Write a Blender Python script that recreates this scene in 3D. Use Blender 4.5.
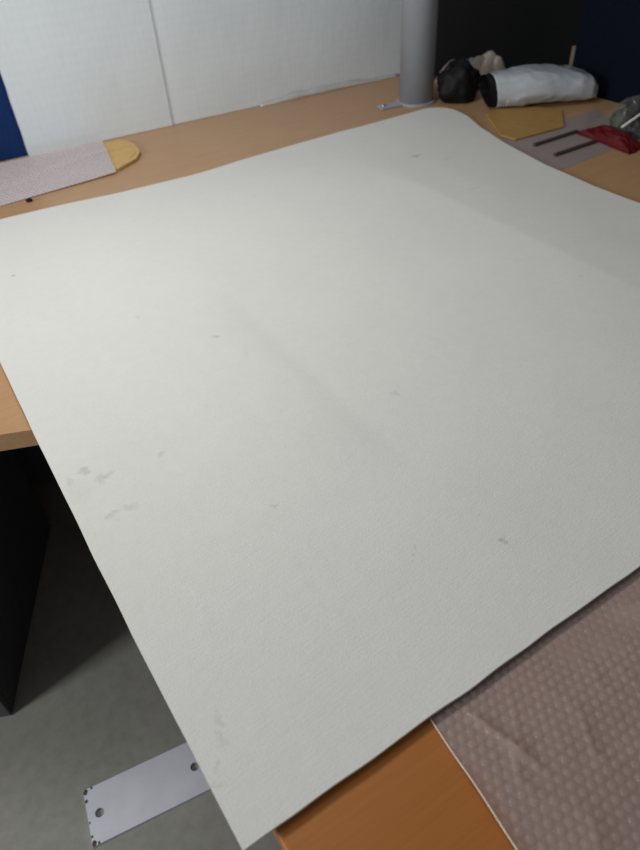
import bpy, bmesh, math, random
from mathutils import Vector, Matrix, noise
for o in list(bpy.data.objects):
    bpy.data.objects.remove(o)
S = bpy.context.scene
COL = S.collection
R = math.radians
DZ = 0.74                                   # height of the desk top

# ------------------------------------------------------------------ camera, world, light, exposure
cd = bpy.data.cameras.new('camera'); cam = bpy.data.objects.new('camera', cd); COL.objects.link(cam)
ax, ay, az = (Vector((0.84071, -0.53905, -0.05128)), Vector((0.39246, 0.54134, 0.74359)), Vector((-0.37307, -0.64527, 0.66667)))
m = Matrix((ax, ay, az)).transposed().to_4x4(); m.translation = (0, 0, 1.34)
cam.matrix_world = m
cd.sensor_fit = 'VERTICAL'; cd.sensor_height = 24; cd.sensor_width = 24*640/850; cd.lens = 650/850*24
cd.clip_start = .02
cd.dof.use_dof = True; cd.dof.focus_distance = 0.85; cd.dof.aperture_fstop = 3.6
S.camera = cam

w = bpy.data.worlds.new('world'); S.world = w; w.use_nodes = True
bg = w.node_tree.nodes['Background']; bg.inputs[0].default_value = (.95, .97, 1.0, 1); bg.inputs[1].default_value = .20

def area(name, loc, sx, sy, power, col, rot=(0, 0, 0)):
    l = bpy.data.lights.new(name, 'AREA'); l.shape = 'RECTANGLE'; l.size = sx; l.size_y = sy; l.energy = power; l.color = col
    o = bpy.data.objects.new(name, l); COL.objects.link(o); o.location = loc; o.rotation_euler = rot
    return o
area('pendant_lamp_light', (.08, 1.12, 1.95), .60, .30, 10.0, (1, .985, .945))
area('window_light', (-3.2, .62, 1.95), .8, .7, 66, (1.0, .99, .965), (0, R(-72), 0))

vs = S.view_settings; vs.view_transform = 'Standard'; vs.look = 'None'; vs.gamma = 1; vs.exposure = 0.0; vs.use_curve_mapping = False

# ------------------------------------------------------------------ helpers
def tag(o, label=None, cat=None, group=None, kind=None):
    for k, v in (('label', label), ('category', cat), ('group', group), ('kind', kind)):
        if v: o[k] = v
    return o
def link(name, me, mat, parent=None, smooth=False):
    o = bpy.data.objects.new(name, me); COL.objects.link(o)
    for mm in (mat if isinstance(mat, (list, tuple)) else [mat]): me.materials.append(mm)
    if parent: o.parent = parent
    if smooth:
        for p in me.polygons: p.use_smooth = True
    return o
def obj(name, bm, mat, parent=None, smooth=False):
    bmesh.ops.recalc_face_normals(bm, faces=bm.faces[:])
    me = bpy.data.meshes.new(name); bm.to_mesh(me); bm.free()
    return link(name, me, mat, parent, smooth)
def pyobj(name, v, f, mat, parent=None, smooth=True):
    me = bpy.data.meshes.new(name); me.from_pydata(v, [], f); me.update()
    return link(name, me, mat, parent, smooth)
def empty(name, loc=(0, 0, 0), rz=0):
    o = bpy.data.objects.new(name, None); COL.objects.link(o); o.location = loc; o.rotation_euler = (0, 0, rz); o.empty_display_size = .05
    return o
def box(bm, x0, x1, y0, y1, z0, z1, bev=0, seg=2):
    b = bmesh.new(); bmesh.ops.create_cube(b, size=1)
    bmesh.ops.transform(b, matrix=Matrix.Translation(((x0+x1)/2, (y0+y1)/2, (z0+z1)/2)) @ Matrix.Diagonal((x1-x0, y1-y0, z1-z0, 1)), verts=b.verts[:])
    if bev: bmesh.ops.bevel(b, geom=b.edges[:], offset=bev, segments=seg, affect='EDGES', profile=.5)
    me = bpy.data.meshes.new('t'); b.to_mesh(me); b.free(); bm.from_mesh(me); bpy.data.meshes.remove(me)
def boxobj(name, dims, mat, parent=None, bev=.001):
    bm = bmesh.new(); box(bm, *dims, bev); return obj(name, bm, mat, parent)
def lathe(bm, prof, seg=32, c=(0, 0)):
    rings = []
    for r, z in prof:
        rings.append([bm.verts.new((c[0]+r*math.cos(2*math.pi*i/seg), c[1]+r*math.sin(2*math.pi*i/seg), z)) for i in range(seg)])
    for a, b in zip(rings, rings[1:]):
        for i in range(seg): bm.faces.new((a[i], a[(i+1) % seg], b[(i+1) % seg], b[i]))
    bm.faces.new(rings[0][::-1]); bm.faces.new(rings[-1])
def prism(bm, pts, z0, z1, bev=0, seg=3):
    b = bmesh.new()
    lo = [b.verts.new((x, y, z0)) for x, y in pts]; hi = [b.verts.new((x, y, z1)) for x, y in pts]
    n = len(pts); b.faces.new(lo[::-1]); top = b.faces.new(hi)
    for i in range(n): b.faces.new((lo[i], lo[(i+1) % n], hi[(i+1) % n], hi[i]))
    if bev: bmesh.ops.bevel(b, geom=list(top.edges), offset=bev, segments=seg, affect='EDGES', profile=.5)
    me = bpy.data.meshes.new('t'); b.to_mesh(me); b.free(); bm.from_mesh(me); bpy.data.meshes.remove(me)
def sstep(a, b, x):
    t = min(1, max(0, (x-a)/(b-a))); return t*t*(3-2*t)
def interp(tab, x):
    if x <= tab[0][0]: return tab[0][1]
    for (a, p), (b, q) in zip(tab, tab[1:]):
        if x <= b: return p+(q-p)*(x-a)/(b-a)
    return tab[-1][1]
def nz(x, y, z, s): return noise.noise(Vector((x*s, y*s, z*s)))

# ------------------------------------------------------------------ materials
def mat(name, col, rough=.6, spec=.5, metal=0, alpha=1, trans=0, coat=0, sheen=0):
    ma = bpy.data.materials.new(name); ma.use_nodes = True; b = ma.node_tree.nodes['Principled BSDF']
    b.inputs['Base Color'].default_value = (*col, 1); b.inputs['Roughness'].default_value = rough
    b.inputs['Specular IOR Level'].default_value = spec; b.inputs['Metallic'].default_value = metal
    b.inputs['Alpha'].default_value = alpha; b.inputs['Transmission Weight'].default_value = trans
    b.inputs['Coat Weight'].default_value = coat; b.inputs['Sheen Weight'].default_value = sheen
    return ma
class NT:
    def __init__(s, ma): s.t = ma.node_tree; s.b = s.t.nodes['Principled BSDF']
    def n(s, typ, ins=None, **kw):
        nd = s.t.nodes.new(typ)
        for k, v in kw.items(): setattr(nd, k, v)
        for k, v in (ins or {}).items():
            if isinstance(v, bpy.types.NodeSocket): s.t.links.new(v, nd.inputs[k])
            else: nd.inputs[k].default_value = v
        return nd
    def co(s, scale=(1, 1, 1), rot=(0, 0, 0)):
        tc = s.n('ShaderNodeTexCoord'); return s.n('ShaderNodeMapping', {'Vector': tc.outputs['Object'], 'Scale': scale, 'Rotation': rot}).outputs[0]
    def noise(s, vec, scale, detail=4, rough=.5):
        return s.n('ShaderNodeTexNoise', {'Vector': vec, 'Scale': scale, 'Detail': detail, 'Roughness': rough}).outputs[0]
    def ramp(s, fac, stops):
        r = s.n('ShaderNodeValToRGB', {'Fac': fac}); e = r.color_ramp.elements
        while len(e) < len(stops): e.new(.5)
        for q, (p, c) in zip(e, stops): q.position = p; q.color = (*c, 1)
        return r.outputs[0]
    def mix(s, f, a, b, mode='MIX'):
        nd = s.n('ShaderNodeMix', data_type='RGBA', blend_type=mode)
        for i, v in ((0, f), (6, a), (7, b)):
            if isinstance(v, bpy.types.NodeSocket): s.t.links.new(v, nd.inputs[i])
            else: nd.inputs[i].default_value = v if i == 0 else (*v, 1)
        return nd.outputs[2]
    def mth(s, op, a, b=0., c=0.):
        nd = s.n('ShaderNodeMath', operation=op)
        for i, v in enumerate((a, b, c)):
            if isinstance(v, bpy.types.NodeSocket): s.t.links.new(v, nd.inputs[i])
            else: nd.inputs[i].default_value = v
        return nd.outputs[0]
    def color(s, sock): s.t.links.new(sock, s.b.inputs['Base Color'])
    def bump(s, h, strength=.3, dist=.002):
        b = s.n('ShaderNodeBump', {'Height': h, 'Strength': strength, 'Distance': dist}); s.t.links.new(b.outputs[0], s.b.inputs['Normal'])

M = {}
def two(name, c1, c2, scale, rough=.6, spec=.5, bump=0, bscale=None, lo=.35, hi=.65, **k):
    ma = mat(name, c1, rough, spec, **k); t = NT(ma); co = t.co()
    f = t.noise(co, scale, 6, .6); t.color(t.ramp(f, [(lo, c1), (hi, c2)]))
    if bump: t.bump(t.noise(co, bscale or scale*4, 4), bump)
    M[name] = ma; return ma

# wood laminates: pale beech, and a more orange one
def laminate(name, a, b_):
    ma = mat(name, a, .36, .42); t = NT(ma)
    g1 = t.noise(t.co((2.0, 34, 34)), 3.2, 6, .6); g2 = t.noise(t.co((6, 160, 160)), 2.0, 3, .5)
    t.color(t.mix(.5, t.ramp(g1, [(.3, a), (.7, b_)]), t.ramp(g2, [(.3, a), (.7, b_)]))); t.bump(g2, .05, .0005); M[name] = ma
laminate('pale_beech', (.42, .245, .125), (.50, .300, .160))
laminate('orange_beech', (.335, .115, .020), (.385, .142, .028))
# concrete floor
ma = mat('concrete', (.2, .2, .18), .55, .4); t = NT(ma); co = t.co()
n1 = t.noise(co, 3.2, 7, .6); n2 = t.noise(co, 40, 4, .6)
c = t.mix(.3, t.ramp(n1, [(.3, (.205, .212, .190)), (.7, (.320, .318, .288))]), t.ramp(n2, [(.3, (.17, .175, .16)), (.7, (.33, .33, .30))]))
t.color(c); t.bump(n2, .12, .001); M['concrete'] = ma
# felt sheet with its smudges
ma = mat('felt_sheet', (.7, .7, .66), .9, .12); t = NT(ma); co = t.co()
fine = t.noise(co, 420, 3, .6); mid = t.noise(co, 60, 5, .6); big = t.noise(co, 3.0, 4, .5)
c = t.mix(.5, t.ramp(big, [(.3, (.665, .670, .640)), (.7, (.700, .705, .675))]), t.ramp(mid, [(.3, (.655, .660, .630)), (.7, (.700, .705, .675))]))
spots = [(1.052, 1.262, .020, .010, .55), (.035, .675, .010, .012, .42), (.050, .648, .014, .008, .34), (.012, .668, .006, .016, .22), (.040, .581, .012, .006, .28),
         (.062, .577, .012, .007, .26), (.303, .841, .009, .006, .40), (.082, 1.280, .006, .006, .65), (.389, .289, .005, .004, .5), (.449, .559, .008, .006, .25),
         (.207, .473, .005, .005, .3), (.129, .644, .006, .005, .28), (.020, .640, .020, .030, .09), (.030, .270, .006, .010, .20), (.022, .255, .004, .005, .25), (.040, .285, .004, .006, .2), (.015, .235, .004, .006, .22),
         (.9, .62, .006, .004, .35), (.62, 1.30, .012, .006, .16), (.30, .33, .004, .004, .3), (.22, .98, .005, .004, .25), (1.02, 1.02, .03, .006, .15), (1.10, 1.20, .03, .008, .12)]
wn = t.n('ShaderNodeTexNoise', {'Vector': co, 'Scale': 55., 'Detail': 3., 'Roughness': .7}).outputs[1]
wv = t.n('ShaderNodeVectorMath', {0: wn, 1: (.5, .5, .5)}, operation='SUBTRACT').outputs[0]
wv = t.n('ShaderNodeVectorMath', {0: wv, 'Scale': .035}, operation='SCALE').outputs[0]
sep = t.n('ShaderNodeSeparateXYZ', {0: t.n('ShaderNodeVectorMath', {0: co, 1: wv}, operation='ADD').outputs[0]}); wob = t.noise(co, 170, 4, .8)
dirt = None
for (x, y, rx, ry, a) in spots:
    dx = t.mth('DIVIDE', t.mth('SUBTRACT', sep.outputs[0], x), rx); dy = t.mth('DIVIDE', t.mth('SUBTRACT', sep.outputs[1], y), ry)
    d = t.mth('ADD', t.mth('MULTIPLY', dx, dx), t.mth('MULTIPLY', dy, dy))
    f = t.mth('MULTIPLY', t.mth('MAXIMUM', t.mth('SUBTRACT', 1.0, t.mth('MULTIPLY', d, t.mth('ADD', .0, t.mth('MULTIPLY', wob, 2.2)))), 0.0), a)
    dirt = f if dirt is None else t.mth('MAXIMUM', dirt, f)
t.color(t.mix(t.mth('MULTIPLY', dirt, .72), c, (.20, .20, .19)))
rib = t.noise(t.co((60, 420, 1)), 1.0, 3, .6)
t.bump(t.mth('ADD', t.mth('MULTIPLY', fine, .6), t.mth('MULTIPLY', rib, .8)), .4, .0014); M['felt'] = ma
# white foam board with a faint woven grid
ma = mat('white_board', (.7, .72, .73), .55, .3); t = NT(ma); co = t.co()
wx = t.n('ShaderNodeTexWave', {'Vector': co, 'Scale': 18., 'Distortion': 2.5, 'Detail': 3.}, bands_direction='X').outputs[1]
wz = t.n('ShaderNodeTexWave', {'Vector': co, 'Scale': 14., 'Distortion': 2.5, 'Detail': 3.}, bands_direction='Z').outputs[1]
nb = t.noise(co, 5, 5, .6)
c = t.mix(.5, t.ramp(nb, [(.3, (.715, .79, .84)), (.7, (.77, .845, .895))]), t.ramp(t.mth('MULTIPLY', t.mth('ADD', wx, wz), .5), [(.2, (.725, .80, .85)), (.8, (.76, .835, .885))]))
t.color(c); t.bump(t.mth('ADD', wx, wz), .03, .0015); M['board'] = ma
two('board_film', (.50, .50, .48), (.58, .58, .56), 30, .5, .4)
two('blue_fabric', (.010, .030, .115), (.013, .038, .14), 180, .95, .1, .3, 600)
two('navy_fabric', (.0045, .007, .0125), (.006, .009, .016), 180, .95, .05, .3, 600)
two('dark_room_black', (.036, .037, .039), (.042, .043, .045), 120, .95, .04, .2, 500)
two('black_laminate', (.060, .060, .064), (.070, .070, .074), 30, .6, .25, .05, 200)
two('beige_trim', (.17, .13, .09), (.2, .15, .11), 20, .6, .3)
two('grey_paint', (.32, .355, .405), (.35, .385, .435), 25, .42, .5, .04, 300)
two('steel_paint', (.54, .57, .65), (.60, .63, .71), 18, .45, .5, .05, 250)
two('rusty_chip', (.05, .04, .035), (.12, .09, .07), 60, .8, .3)
M['hole'] = mat('hole_shadow', (.02, .02, .02), .8, .2)
M['bolt'] = mat('bolt_steel', (.75, .73, .7), .2, .5, 1)
two('black_plastic', (.006, .006, .007), (.010, .010, .011), 20, .62, .22, .15, 60)
two('mailer_film', (.42, .455, .50), (.48, .515, .56), 12, .14, .8, .3, 22)
two('kraft_paper', (.58, .37, .13), (.64, .42, .16), 40, .6, .3, .1, 200)
two('ochre_paper', (.37, .215, .06), (.42, .25, .075), 40, .6, .3, .1, 200)
two('rod_metal', (.055, .045, .045), (.08, .065, .06), 40, .45, .4)
two('white_plastic', (.7, .68, .64), (.76, .74, .70), 30, .4, .4)
two('green_leafy', (.020, .030, .014), (.055, .07, .035), 40, .5, .4)
two('dark_lump', (.01, .01, .01), (.03, .03, .028), 30, .5, .4)
M['wrap_film'] = mat('wrap_film', (.44, .37, .36), .20, .5, alpha=.52)
M['wrap_bubble'] = mat('wrap_bubble', (.52, .46, .45), .10, .7, alpha=.17)
M['pale_wrap'] = mat('pale_wrap', (.68, .61, .63), .4, .5, alpha=.80)
M['pale_bubble'] = mat('pale_bubble', (.70, .63, .65), .3, .5, alpha=.5)
M['dusky_film'] = mat('dusky_film', (.40, .34, .345), .35, .5, alpha=.70)
M['beige_film'] = mat('beige_film', (.36, .32, .285), .35, .5, alpha=.88)
M['clear_film'] = mat('clear_film', (.25, .25, .25), .08, .7, alpha=.09)
M['red_film'] = mat('red_film', (.11, .005, .008), .4, .3, alpha=.95)
for k, s in (('wrap_film', 90), ('beige_film', 30), ('clear_film', 40), ('red_film', 40), ('dusky_film', 90), ('pale_wrap', 120)):
    t = NT(M[k]); t.bump(t.noise(t.co(), s, 4), .25, .003)
two('wall_paint', (.10, .105, .11), (.12, .125, .13), 4, .9, .2)

# ------------------------------------------------------------------ setting
o = boxobj('floor', (-3.5, 4.0, -3.0, 4.5, -.05, 0), M['concrete'], bev=0); tag(o, 'bare grey concrete floor seen under the desk', 'floor', kind='structure')
o = boxobj('wall_back', (-3.5, 4.0, 4.5, 4.6, 0, 2.8), M['wall_paint'], bev=0); tag(o, 'dark grey wall far behind the partitions', 'wall', kind='structure')
o = boxobj('wall_right', (4.0, 4.1, -3.0, 4.6, 0, 2.8), M['wall_paint'], bev=0); tag(o, 'dark grey wall far beyond the right partition', 'wall', kind='structure')

# ------------------------------------------------------------------ two desks pushed together
def off(o, p): o.location = -Vector(p.location); return o
def desk(label, loc, pts, wood, legs):
    dk = empty('desk', loc); tag(dk, label, 'desk')
    bm = bmesh.new(); prism(bm, pts[::-1], DZ-.030, DZ, .004, 3); off(obj('desktop', bm, M[wood], dk), dk)
    for (x, y) in legs:
        bm = bmesh.new(); box(bm, x-.03, x+.03, y-.03, y+.03, 0, DZ-.030, .004); off(obj('leg', bm, M['grey_paint'], dk), dk)
    return dk
dk = desk('pale beech desk at the back, with the post and plastic bags on it', (.6, 1.4, 0),
          [(-1.0, 1.995), (-1.0, .915), (-.28, .915), (-.20, .893), (-.01, .8165), (.03, .801), (.06, .66), (1.78, .66), (1.78, 1.79), (1.537, 1.79), (1.537, 1.995)],
          'pale_beech', ((-.92, 1.0), (-.92, 1.88), (1.66, 1.70), (1.66, .90)))
off(boxobj('modesty_panel', (-.88, 1.62, 1.56, 1.578, 0.0, DZ-.030), M['black_laminate'], dk), dk)
desk('orange beech desk at the front, under the pinkish bubble wrap', (.8, .1, 0), [(.037, .655), (.037, -.62), (1.78, -.62), (1.78, .655)],
     'orange_beech', ((.25, -.45), (1.66, -.45), (1.66, .58), (.45, .58)))

# black drawer pedestal standing askew under the left part of the desk
ang = math.atan2(.912, .41)-math.pi/2
pd = empty('drawer_pedestal', (-.276, .905, 0), ang); tag(pd, 'black drawer pedestal standing askew under the left of the desk', 'cabinet')
boxobj('body', (-.40, 0, .018, .52, 0.0, .60), M['black_laminate'], pd, .003)
for z0, z1 in ((.001, .20), (.205, .385), (.39, .585)):
    d_ = boxobj('drawer', (-.400, .0, 0, .017, z0, z1), M['black_laminate'], pd, .002)
    boxobj('handle', (-.26, -.14, -.014, -.0005, z1-.05, z1-.035), M['grey_paint'], d_, .002)

# ------------------------------------------------------------------ partitions, white board, post
pb = empty('partition_screen', (0, 2.03, 0)); tag(pb, 'blue fabric partition screen behind the white board, at the left', 'partition')
off(boxobj('fabric_panel', (-1.6, 1.46, 2.002, 2.045, .05, 1.65), M['blue_fabric'], pb, .004), pb)
off(boxobj('foot', (-1.3, -1.2, 2.0, 2.2, 0, .05), M['grey_paint'], pb), pb)
off(boxobj('foot', (1.2, 1.3, 2.0, 2.2, 0, .05), M['grey_paint'], pb), pb)
ps = empty('partition_screen', (2.5, 1.81, 0)); tag(ps, 'black panel standing in for the dark room behind the plastic bags', 'partition')
off(boxobj('fabric_panel', (1.545, 3.6, 1.793, 1.835, 0, 1.75), M['dark_room_black'], ps, .004), ps)  # added black panel, paints the darkness of the open room beyond
pn = empty('partition_screen', (1.81, .5, 0)); tag(pn, 'dark navy partition screen at the right end of the desk', 'partition')
off(boxobj('fabric_panel', (1.788, 1.828, -.6, 1.437, 0, 1.65), M['navy_fabric'], pn, .004), pn)
off(boxobj('end_trim', (1.792, 1.826, 1.4375, 1.452, 0, .852), M['beige_trim'], pn, .002), pn)

th = math.atan2(-.046, 1.246)
wb = empty('white_board', (.284, 1.968, DZ), th); tag(wb, 'large white foam board standing on the back of the desk', 'board')
W, H = 1.245, 1.0; nx, nyy = 150, 60; V = []; F = []
xs = sorted(set([W*i/nx for i in range(nx+1)] + [.414+d for d in (-.012, -.006, -.004, -.003, -.002, -.001, 0, .001, .002, .003, .004, .006, .012)]))
def bz(x, z): return (-.0045*math.exp(-(x-.414)/.05) if x > .4142 else 0)+.0012*nz(x, z, 3, 7)+.0003*nz(x, z, 1, 40)
for side in (0, 1):
    for j in range(nyy+1):
        for x in xs:
            z = H*j/nyy; xx = x
            if x == 0: xx += .0022*nz(0, z, 5, 26)
            zz = z+.0008 if j else .0008+.0008*abs(nz(x, 2, 2, 20))
            V.append((xx, (-bz(x, z)) if side == 0 else .025, zz))
n = len(xs)
for j in range(nyy):
    for i in range(n-1):
        a = j*n+i; F.append((a, a+1, a+n+1, a+n)); b = a+n*(nyy+1); F.append((b, b+n, b+n+1, b+1))
q = n*(nyy+1)
for j in range(nyy):
    a = j*n; F.append((a, a+n, a+n+q, a+q)); a = j*n+n-1; F.append((a, a+q, a+n+q, a+n))
for i in range(n-1):
    F.append((i, i+q, i+1+q, i+1)); a = nyy*n+i; F.append((a, a+1, a+1+q, a+q))
pyobj('foam_panel', V, F, M['board'], wb, False)
V = []; F = []
for i in range(41):                                     # loose skin peeling at the foot of the board
    x = .70+.52*i/40; hgt = .006+.020*math.sin(math.pi*min(1, i/34))*(.6+.5*nz(x, 0, 0, 14))
    for z, y in ((.001, -.014-.003*nz(x, 1, 0, 20)), (hgt*.5, -.010), (hgt, -.004)): V.append((x, y, z))
for i in range(40):
    for k in range(2): a = i*3+k; F.append((a, a+3, a+4, a+1))
o = pyobj('peeling_skin', V, F, M['board_film'], wb); md = o.modifiers.new('thick', 'SOLIDIFY'); md.thickness = .0008; o['label'] = 'loose off-white skin peeling along the lower edge'

pc = (1.366, 1.648)
po = empty('steel_post', (*pc, DZ)); tag(po, 'round grey painted steel post bolted to the desk', 'post')
bm = bmesh.new(); lathe(bm, [(.0505, .006), (.0505, 1.10), (.048, 1.106)], 48); o = obj('tube', bm, M['grey_paint'], po, True)
me = o.data
for p in me.polygons: p.use_smooth = len(p.vertices) == 4
bm = bmesh.new(); lathe(bm, [(.058, .0002), (.058, .005), (.056, .006)], 40); obj('flange', bm, M['grey_paint'], po)
for a in (173,):
    bm = bmesh.new(); box(bm, .055, .125, -.016, .016, .0003, .0055, .002); e = obj('ear', bm, M['grey_paint'], po); e.rotation_euler = (0, 0, R(a))
    bm = bmesh.new(); lathe(bm, [(.008, .0056), (.008, .0085), (.006, .0105), (.003, .0115)], 12, (.113, 0)); obj('bolt', bm, M['bolt'], e, True)

# ------------------------------------------------------------------ the big white felt sheet
XR = [(.185, 1.262), (.77, 1.262), (.90, 1.262), (1.047, 1.274), (1.24, 1.315), (1.349, 1.348), (1.44, 1.384), (1.49, 1.392), (1.51, 1.393)]
def xr(y):
    if y <= 1.505: return interp(XR, y)
    return 1.325+math.sqrt(max(0, .068**2-(min(y, 1.5729)-1.505)**2))
def sheet_z(x, y):
    z = .7500
    z += .010*sstep(.0, .40, x)*(1-sstep(.90, 1.26, x))*sstep(.18, .6, y)*(1-sstep(1.25, 1.6, y))
    z += -.0046*math.exp(-abs(x-.383)/(.042 if x < .383 else .40))*sstep(.38, .55, y)*(1-sstep(.85, 1.05, y))      # fold line
    z += .0022*math.exp(-abs(x-.955)/.05)*sstep(.45, .65, y)*(1-sstep(1.1, 1.3, y))                                # second fold line
    z += .0006*math.exp(-((y-.482+.12*(x-.18))/.014)**2)*sstep(.04, .12, x)*(1-sstep(.24, .33, x))
    z += .0022*nz(x, y, 0, 3.1)*sstep(.2, .5, y) + .0008*nz(x, y, 4, 9)
    return max(z, .7478)
vs_ = [i/110*.93 for i in range(111)]+[.93+.07*math.sin(math.pi/2*i/18) for i in range(1, 19)]
KS = .984; NU = 110; V = []; F = []
for v in vs_:
    y0 = .185+(1.573-.185)*v
    for i in range(NU+1):
        u = i/NU; x = u*xr(y0)
        x += (1-u)*(interp([(.185, .0085), (.42, .002), (.78, -.002), (1.02, -.003), (1.3, -.003)], y0)+(.001*nz(0, y0, 9, 12) if i == 0 else 0))
        y = y0
        if v < .02: y += .0016*nz(x, 0, 3, 18)
        y += sstep(.6, 1, v)*(.026*(1-sstep(.05, .42, x)) - .020*math.exp(-((x-.58)/.17)**2))
        V.append((x*KS, y*KS, sheet_z(x, y)))
for j in range(len(vs_)-1):
    for i in range(NU):
        a = j*(NU+1)+i; F.append((a, a+1, a+NU+2, a+NU+1))
sh = pyobj('felt_sheet', V, F, M['felt']); md = sh.modifiers.new('thick', 'SOLIDIFY'); md.thickness = .0032; md.offset = -1; md = sh.modifiers.new('crisp', 'EDGE_SPLIT'); md.split_angle = R(40)
tag(sh, 'large off-white felt sheet with grey smudges spread over the desk', 'sheet')

# ------------------------------------------------------------------ bubble wrap
def wrap(name, quad, pitch, rad, hb, zf, mats, label, cat='bubble wrap', keep=None, nu=90, nv=70):
    """quad: four corners (x, y); zf(x, y): height of the film. Film grid and joined bubbles."""
    rt = empty(name, (quad[0][0], quad[0][1], DZ)); tag(rt, label, cat); ox, oy = quad[0]
    A, B, C, D = [Vector(p) for p in quad]
    P = lambda u, v: A*(1-u)*(1-v)+B*u*(1-v)+C*u*v+D*(1-u)*v
    V = []; F = []
    for j in range(nv+1):
        for i in range(nu+1):
            p = P(i/nu, j/nv); V.append((p.x-ox, p.y-oy, zf(p.x, p.y)-DZ))
    for j in range(nv):
        for i in range(nu): a = j*(nu+1)+i; F.append((a, a+1, a+nu+2, a+nu+1))
    pyobj('film', V, F, mats[0], rt)
    L = (B-A).length; Wd = (D-A).length; V = []; F = []; ru = int(L/pitch); rv = int(Wd/(pitch*.87))
    for j in range(rv):
        for i in range(ru):
            u = (i+.5+(.5 if j % 2 else 0))/ru; v = (j+.5)/rv
            if u > .995: continue
            p = P(u, v)
            if keep and not keep(p.x, p.y): continue
            k = len(V); z0 = zf(p.x, p.y)-DZ; hh = hb*random.uniform(.45, 1.15)*(.35 if (p.x > .33 and p.y > .15-.25*(p.x-.33) and p.y < .3) else 1); ra = rad*random.uniform(.92, 1.04)
            for rr, zz in ((1, 0), (.86, .55), (.5, .92)):
                for s in range(8): V.append((p.x-ox+ra*rr*math.cos(s*math.pi/4), p.y-oy+ra*rr*math.sin(s*math.pi/4), z0+hh*zz))
            V.append((p.x-ox, p.y-oy, z0+hh))
            for q_ in range(2):
                for s in range(8): F.append((k+q_*8+s, k+q_*8+(s+1) % 8, k+q_*8+8+(s+1) % 8, k+q_*8+8+s))
            for s in range(8): F.append((k+16+s, k+16+(s+1) % 8, k+24))
    o = pyobj('bubbles', V, F, mats[1], rt); o['kind'] = 'stuff'
    return rt
random.seed(4)
def zfront(x, y):
    f = 1-sstep(.10, .172, y)
    z = .7412+f*(.0030+.004*nz(x, y, 0, 9)+.0015*nz(x, y, 2, 25)+.0022*(1-abs(nz(x, y, 7, 16)))**8)
    g = 1-sstep(.15, .176, y)
    z += g*.010*math.exp(-((y-.135+.55*(x-.47))/.016)**2)*sstep(.40, .47, x)
    z += g*.0045*math.exp(-((x-.232-.25*(.17-y))/.004)**2)*sstep(.08, .12, y)
    z += .0025*math.exp(-((x-.172-.1*(y+.1))/.0025)**2)*f
    return max(z, .7408)
fw = wrap('bubble_wrap', [(.172, -.10), (.95, -.10), (.95, .30), (.212, .30)], .0102, .0045, .0026, zfront, (M['wrap_film'], M['wrap_bubble']),
     'pinkish bubble wrap at the near edge of the white sheet', keep=lambda x, y: y < .27, nu=260, nv=140)

V = []; F = []
for j in range(61):                                     # pale thin tube painting the highlight along the film's left edge
    y = -.10+.40*j/60; x = .172+.1*(y+.10); z = zfront(x, y)+.0005+.0004*nz(x, y, 0, 60)
    for k in range(6): V.append((x-.172+.0006*math.cos(k*math.pi/3), y+.10, z-DZ+.0006*math.sin(k*math.pi/3)))
for j in range(60):
    for k in range(6): a = j*6+k; b_ = j*6+(k+1) % 6; F.append((a, b_, b_+6, a+6))
M['wrap_highlight'] = mat('wrap_highlight', (.80, .72, .66), .2, .6)
pyobj('edge_highlight', V, F, M['wrap_highlight'], fw)

# ------------------------------------------------------------------ envelope rolled in pale wrap at the back left
def slab(name, pts, z0, z1, ma, parent=None, bev=.002):
    bm = bmesh.new(); prism(bm, pts, z0, z1, bev, 2); return obj(name, bm, ma, parent)
ev = empty('padded_envelope', (.4, 1.8, DZ)); tag(ev, 'ochre kraft envelope poking out of pale bubble wrap at back left', 'envelope')
pt = [(.10, 1.75), (.447, 1.705), (.508, 1.742), (.535, 1.785), (.545, 1.85), (.537, 1.90), (.515, 1.918), (.10, 1.93)]
off(slab('pouch', [(x, y) for x, y in pt], DZ+.0015, DZ+.0085, M['kraft_paper'], ev, .0025), ev).location.z = -DZ
off(slab('flap', [(.492, 1.75), (.519, 1.778), (.528, 1.83), (.525, 1.88), (.512, 1.905)], DZ+.0087, DZ+.0095, M['kraft_paper'], ev, .0003), ev).location.z = -DZ
def zback(x, y):
    if y < 1.70-.02: k = 0
    k = sstep(1.66, 1.72, y)
    return DZ+.0008+k*(.0093+.0015*nz(x, y, 0, 12))+.006*math.exp(-((y-1.80-.25*(x-.3))/.012)**2)*k
wrap('bubble_wrap', [(-.45, 1.640), (.432, 1.688), (.478, 1.930), (-.45, 1.996)], .0105, .0044, .0016, zback, (M['pale_wrap'], M['pale_bubble']),
     'pale pink bubble wrap lying along the foot of the blue partition', nu=120, nv=40)
bm = bmesh.new(); bmesh.ops.create_icosphere(bm, subdivisions=2, radius=.007)
for v in bm.verts: v.co = Vector((v.co.x*1.25, v.co.y*.8, max(v.co.z*.6, -.0035)))*(1+.25*noise.noise(v.co*200))
o = obj('scrap', bm, M['black_plastic'], None, True); o.location = (.205, 1.655, DZ+.0045); tag(o, 'tiny dark scrap on the desk beside the pale bubble wrap', 'scrap')

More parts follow.
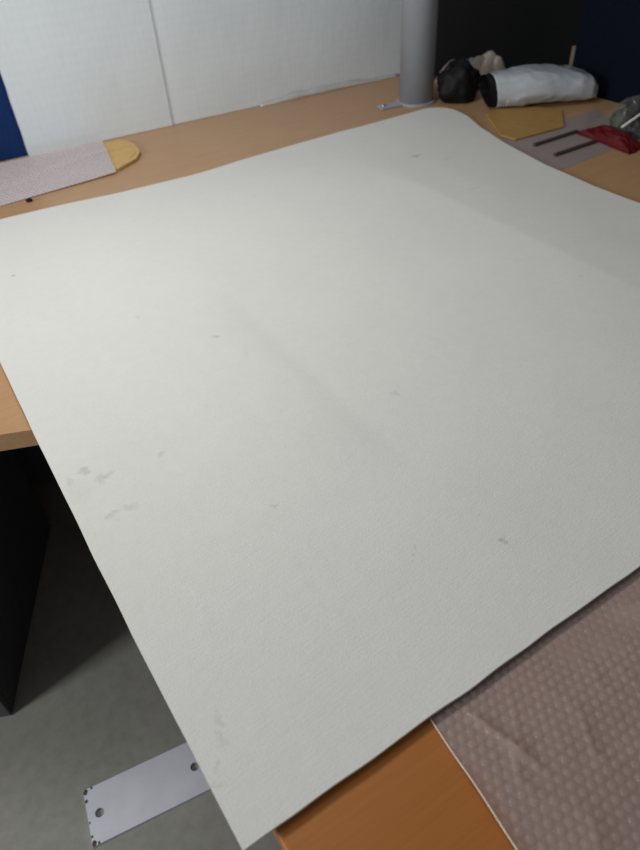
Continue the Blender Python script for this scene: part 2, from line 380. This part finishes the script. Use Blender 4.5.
# ------------------------------------------------------------------ things at the back right
o = slab('kraft_envelope', [(1.330, 1.255), (1.337, 1.208), (1.505, 1.196), (1.600, 1.290), (1.58, 1.36), (1.47, 1.43), (1.425, 1.41)], DZ+.0022, DZ+.0055, M['ochre_paper']); tag(o, 'flat ochre kraft envelope in front of the silvery mailer', 'envelope')
def zf2(x, y): return DZ+.0008+.0006*(1+nz(x, y, 0, 14))*(1 if x > 1.36 else .3)
V = []; F = []
Q = [Vector(p) for p in ((1.245, 1.000), (1.560, 1.015), (1.690, 1.245), (1.300, 1.245))]
for j in range(31):
    for i in range(41):
        u, v = i/40, j/30; p = Q[0]*(1-u)*(1-v)+Q[1]*u*(1-v)+Q[2]*u*v+Q[3]*(1-u)*v; V.append((p.x, p.y+.006*nz(p.x, p.y, 1, 14)*(u > .4), DZ+.0006+.0005*abs(nz(p.x, p.y, 0, 20))))
for j in range(30):
    for i in range(40): a = j*41+i; F.append((a, a+1, a+42, a+41))
o = pyobj('packing_film', V, F, M['dusky_film']); tag(o, 'dusky pink packing film under two dark rods', 'plastic film')
for (x0, x1, y, lab) in ((1.342, 1.500, 1.149, 'thin dark rod on the packing film, nearer the ochre envelope'), (1.328, 1.476, 1.069, 'thin dark rod on the packing film, nearer the white sheet')):
    bm = bmesh.new(); box(bm, 0, x1-x0, -.0045, .0045, 0, .007, .002); o = obj('rod', bm, M['rod_metal']); o.location = (x0, y, DZ+.0014); tag(o, lab, 'rod', 'dark rods on the packing film')

def blob(name, c, rad, ma, seed, amp, sc, parent=None, sub=4, flat=.0, crease=0):
    bm = bmesh.new(); bmesh.ops.create_icosphere(bm, subdivisions=sub, radius=1)
    for v in bm.verts:
        d = v.co.copy(); k = 1+amp*noise.noise(d*sc+Vector((seed, 0, 0)))+crease*abs(noise.noise(d*sc*2.3+Vector((0, seed, 3))))-crease*.3
        p = Vector((d.x*rad[0], d.y*rad[1], d.z*rad[2]))*k
        p.z = max(p.z, -rad[2]*.62+.002*(1+noise.noise(d*5)))
        v.co = p
    zmin = min(v.co.z for v in bm.verts)
    for v in bm.verts: v.co.z -= zmin
    o = obj(name, bm, ma, parent, True); o.location = c; return o
# black bag bundle
bb = empty('bin_bag', (1.465, 1.574, DZ+.0005)); tag(bb, 'crumpled black plastic bag beside the grey post', 'bag')
blob('crumpled_bag', (0, 0, 0), (.067, .055, .066), M['black_plastic'], 3, .22, 2.2, bb, 4, crease=.22)
bm = bmesh.new()
o = blob('knotted_flap', (-.030, .012, .072), (.030, .014, .020), M['black_plastic'], 8, .3, 2.5, bb, 3, crease=.3); o.rotation_euler = (.3, .5, .4)

# silvery mailer bag, open end towards the left
mb = empty('mailer_bag', (1.46, 1.48, DZ+.005)); tag(mb, 'silvery white plastic mailer bag with a black open mouth', 'bag')
ax0 = Vector((1.480, 1.452)); ax1 = Vector((1.760, 1.330)); dr = (ax1-ax0).normalized(); pr = Vector((-dr.y, dr.x))
if pr.y < 0: pr = -pr
Lm = (ax1-ax0).length
SEC = [(0, .050, .088), (.1, .056, .090), (.25, .066, .092), (.45, .072, .092), (.62, .076, .088), (.78, .076, .080), (.90, .070, .068), (.97, .056, .050), (1.0, .034, .026)]
def loft(scale, seed, s0, s1, ns, wr, dz=0, na=72):
    V = []; F = []
    for j in range(ns+1):
        s = s0+(s1-s0)*j/ns; hw = interp([(a, b) for a, b, c_ in SEC], s)*scale; hg = interp([(a, c_) for a, b, c_ in SEC], s)*scale
        c_ = ax0+dr*(s*Lm)
        for i in range(na):
            a = 2*math.pi*i/na; ca, sa = math.cos(a), math.sin(a)
            x = math.copysign(abs(ca)**.75, ca)*hw; z = math.copysign(abs(sa)**.85, sa)*hg/2
            k = 1+wr*(nz(s*1.6+seed, ca*.9, sa*.9, 1.8)+.6*abs(nz(s*2.6+seed, ca*1.1, sa*1.1, 2.2))-.3)
            k += wr*.7*((1-abs(nz(s*1.8+seed, ca*.7+2, sa*.7, 2.0)))**7-.3)*sstep(0, .12, s)
            x *= k; z *= k
            sl = s-.03*(sa)*(s < .1)
            p = ax0+dr*(sl*Lm)+pr*x
            V.append((p.x-1.46, p.y-1.48, max(.0009, z+hg*.5+.0009)+dz))
    for j in range(ns):
        for i in range(na): a = j*na+i; b = j*na+(i+1) % na; F.append((a, b, b+na, a+na))
    return V, F, na, ns
V, F, na, ns = loft(1, 0, 0, 1, 90, .075); F.append(tuple(range(ns*na, ns*na+na)))
o = pyobj('film', V, F, M['mailer_film'], mb); md = o.modifiers.new('t', 'SOLIDIFY'); md.thickness = .0006; md.offset = 1
V, F, na, ns = loft(.93, 0, -.060, .25, 14, .12, .0025); F.append(tuple(range(ns*na, ns*na+na)))
o = pyobj('black_lining', V, F, M['black_plastic'], mb); o['label'] = 'black inner lining showing at the open mouth'
# crumpled translucent packaging behind the bags
def crumple(name, c, sx, sy, hgt, seed, ma, label, cat, nn=46):
    V = []; F = []; zs = []
    for j in range(nn+1):
        for i in range(nn+1):
            u, v = i/nn*2-1, j/nn*2-1; rr = max(abs(u), abs(v)); e = max(0, 1-rr**2.2)
            n_ = .55+.4*nz(u+seed, v, 0, 1.3)+.3*abs(nz(u, v+seed, 2, 2.4))-.08*abs(nz(u, v+seed, 5, 6))
            k = 1+.10*nz(u, v, seed, 2.0)
            V.append((u*sx*k, v*sy*k, .0008+hgt*e**.6*max(.08, n_)))
    for j in range(nn):
        for i in range(nn): a = j*(nn+1)+i; F.append((a, a+1, a+nn+2, a+nn+1))
    o = pyobj(name, V, F, ma, None, False); o.location = c
    md = o.modifiers.new('t', 'SOLIDIFY'); md.thickness = .0003; md.offset = 1
    tag(o, label, cat); return o
o = crumple('crumpled_film', (1.630, 1.680, DZ), .112, .058, .104, 2.3, M['beige_film'], 'crumpled beige translucent film behind the black and silvery bags', 'plastic film'); o.rotation_euler.z = R(-25)
# red bag and clear bag
o = crumple('red_bag', (1.510, 1.052, DZ+.0014), .031, .088, .036, 7.7, M['red_film'], 'crumpled red plastic bag touching the ends of the rods', 'bag', 40); o.rotation_euler.z = R(-6)
cb = empty('clear_bag', (1.626, 1.040, DZ)); tag(cb, 'clear plastic bag of dark green pieces beside the red bag', 'bag')
for (x, y, rx, ry, rz, k, s) in ((-.046, .045, .026, .026, .034, 'green_leafy', 1), (.004, .050, .030, .028, .040, 'dark_lump', 2), (-.044, -.008, .028, .026, .036, 'dark_lump', 3),
                               (.010, -.006, .030, .028, .042, 'green_leafy', 4), (-.040, -.062, .026, .026, .030, 'green_leafy', 5), (.012, -.062, .028, .026, .034, 'dark_lump', 6)):
    blob('green_piece' if k == 'green_leafy' else 'dark_piece', (x, y, .002), (rx, ry, rz), M[k], s*3.1, .30, 2.2, cb, 3, crease=.25)
o = crumple('clear_cover', (0, 0, 0.0005), .080, .115, .100, 5.1, M['clear_film'], None, None, 40); o.parent = cb
o = None
pa, pb_ = Vector((1.512, 1.031, .779)), Vector((1.568, 1.022, .803)); dv = pb_-pa
bm = bmesh.new(); lathe(bm, [(.0028, 0), (.0032, .002), (.0032, dv.length-.002), (.0028, dv.length)], 10); o = obj('stick', bm, M['white_plastic'], None, True)
o.location = pa; o.rotation_euler = dv.to_track_quat('Z', 'Y').to_euler(); tag(o, 'short white plastic stick lying on the clear bag', 'stick')

# ------------------------------------------------------------------ steel plate on the floor
pl = empty('steel_plate', (-.2, .62, 0), math.atan2(-.030, .22)); tag(pl, 'light grey painted steel plate with bolt holes on the floor', 'metal plate')
bm = bmesh.new()
Lp, Wp, T = .60, .104, .006
holes = [(.022, 0), (.208, 0), (.392, 0), (.578, 0)]
NS = 20
b = bmesh.new()
def ring(cx, cy, r_, z): return [b.verts.new((cx+r_*math.cos(2*math.pi*i/NS+math.pi/4), cy+r_*math.sin(2*math.pi*i/NS+math.pi/4), z)) for i in range(NS)]
cells = [(-.0, .115), (.115, .30), (.30, .485), (.485, Lp)]
for (x0, x1), (hx, hy) in zip(cells, holes):
    sq = []
    for i in range(NS):
        a = 2*math.pi*i/NS+math.pi/4; ca, sa = math.cos(a), math.sin(a)
        dxp = (x1-hx) if ca > 0 else (hx-x0); k = 1/max(abs(ca), abs(sa)); u_, v_ = ca*k, sa*k
        sq.append((hx+u_*dxp, v_*Wp/2))
    for z, flip in ((T, 0), (.0004, 1)):
        o_ = [b.verts.new((x, y, z)) for x, y in sq]; i_ = ring(hx, hy, .0085, z)
        for i in range(NS):
            f = (o_[i], o_[(i+1) % NS], i_[(i+1) % NS], i_[i]); b.faces.new(f if not flip else f[::-1])
        if z == T: it, ot = i_, o_
        else:
            for i in range(NS): b.faces.new((it[(i+1) % NS], it[i], i_[i], i_[(i+1) % NS]))
for (p, q) in (((0, -Wp/2), (Lp, -Wp/2)), ((Lp, -Wp/2), (Lp, Wp/2)), ((Lp, Wp/2), (0, Wp/2)), ((0, Wp/2), (0, -Wp/2))):
    b.faces.new([b.verts.new((p[0], p[1], T)), b.verts.new((p[0], p[1], .0004)), b.verts.new((q[0], q[1], .0004)), b.verts.new((q[0], q[1], T))])
bmesh.ops.remove_doubles(b, verts=b.verts[:], dist=1e-5)
obj('plate', b, M['steel_paint'], pl)
for (x, y, s) in ((.004, .047, .006), (.016, .050, .003), (.003, .030, .004), (.002, -.01, .0025), (.004, -.048, .006), (.002, -.035, .003), (.012, -.050, .003)):
    bm = bmesh.new(); bmesh.ops.create_icosphere(bm, subdivisions=1, radius=s)
    for v in bm.verts: v.co = Vector((v.co.x*.8, v.co.y, v.co.z*.06))*(1+.4*noise.noise(v.co*400))
    o = obj('paint_chip', bm, M['rusty_chip'], pl); o.location = (x, y, T+.0001)
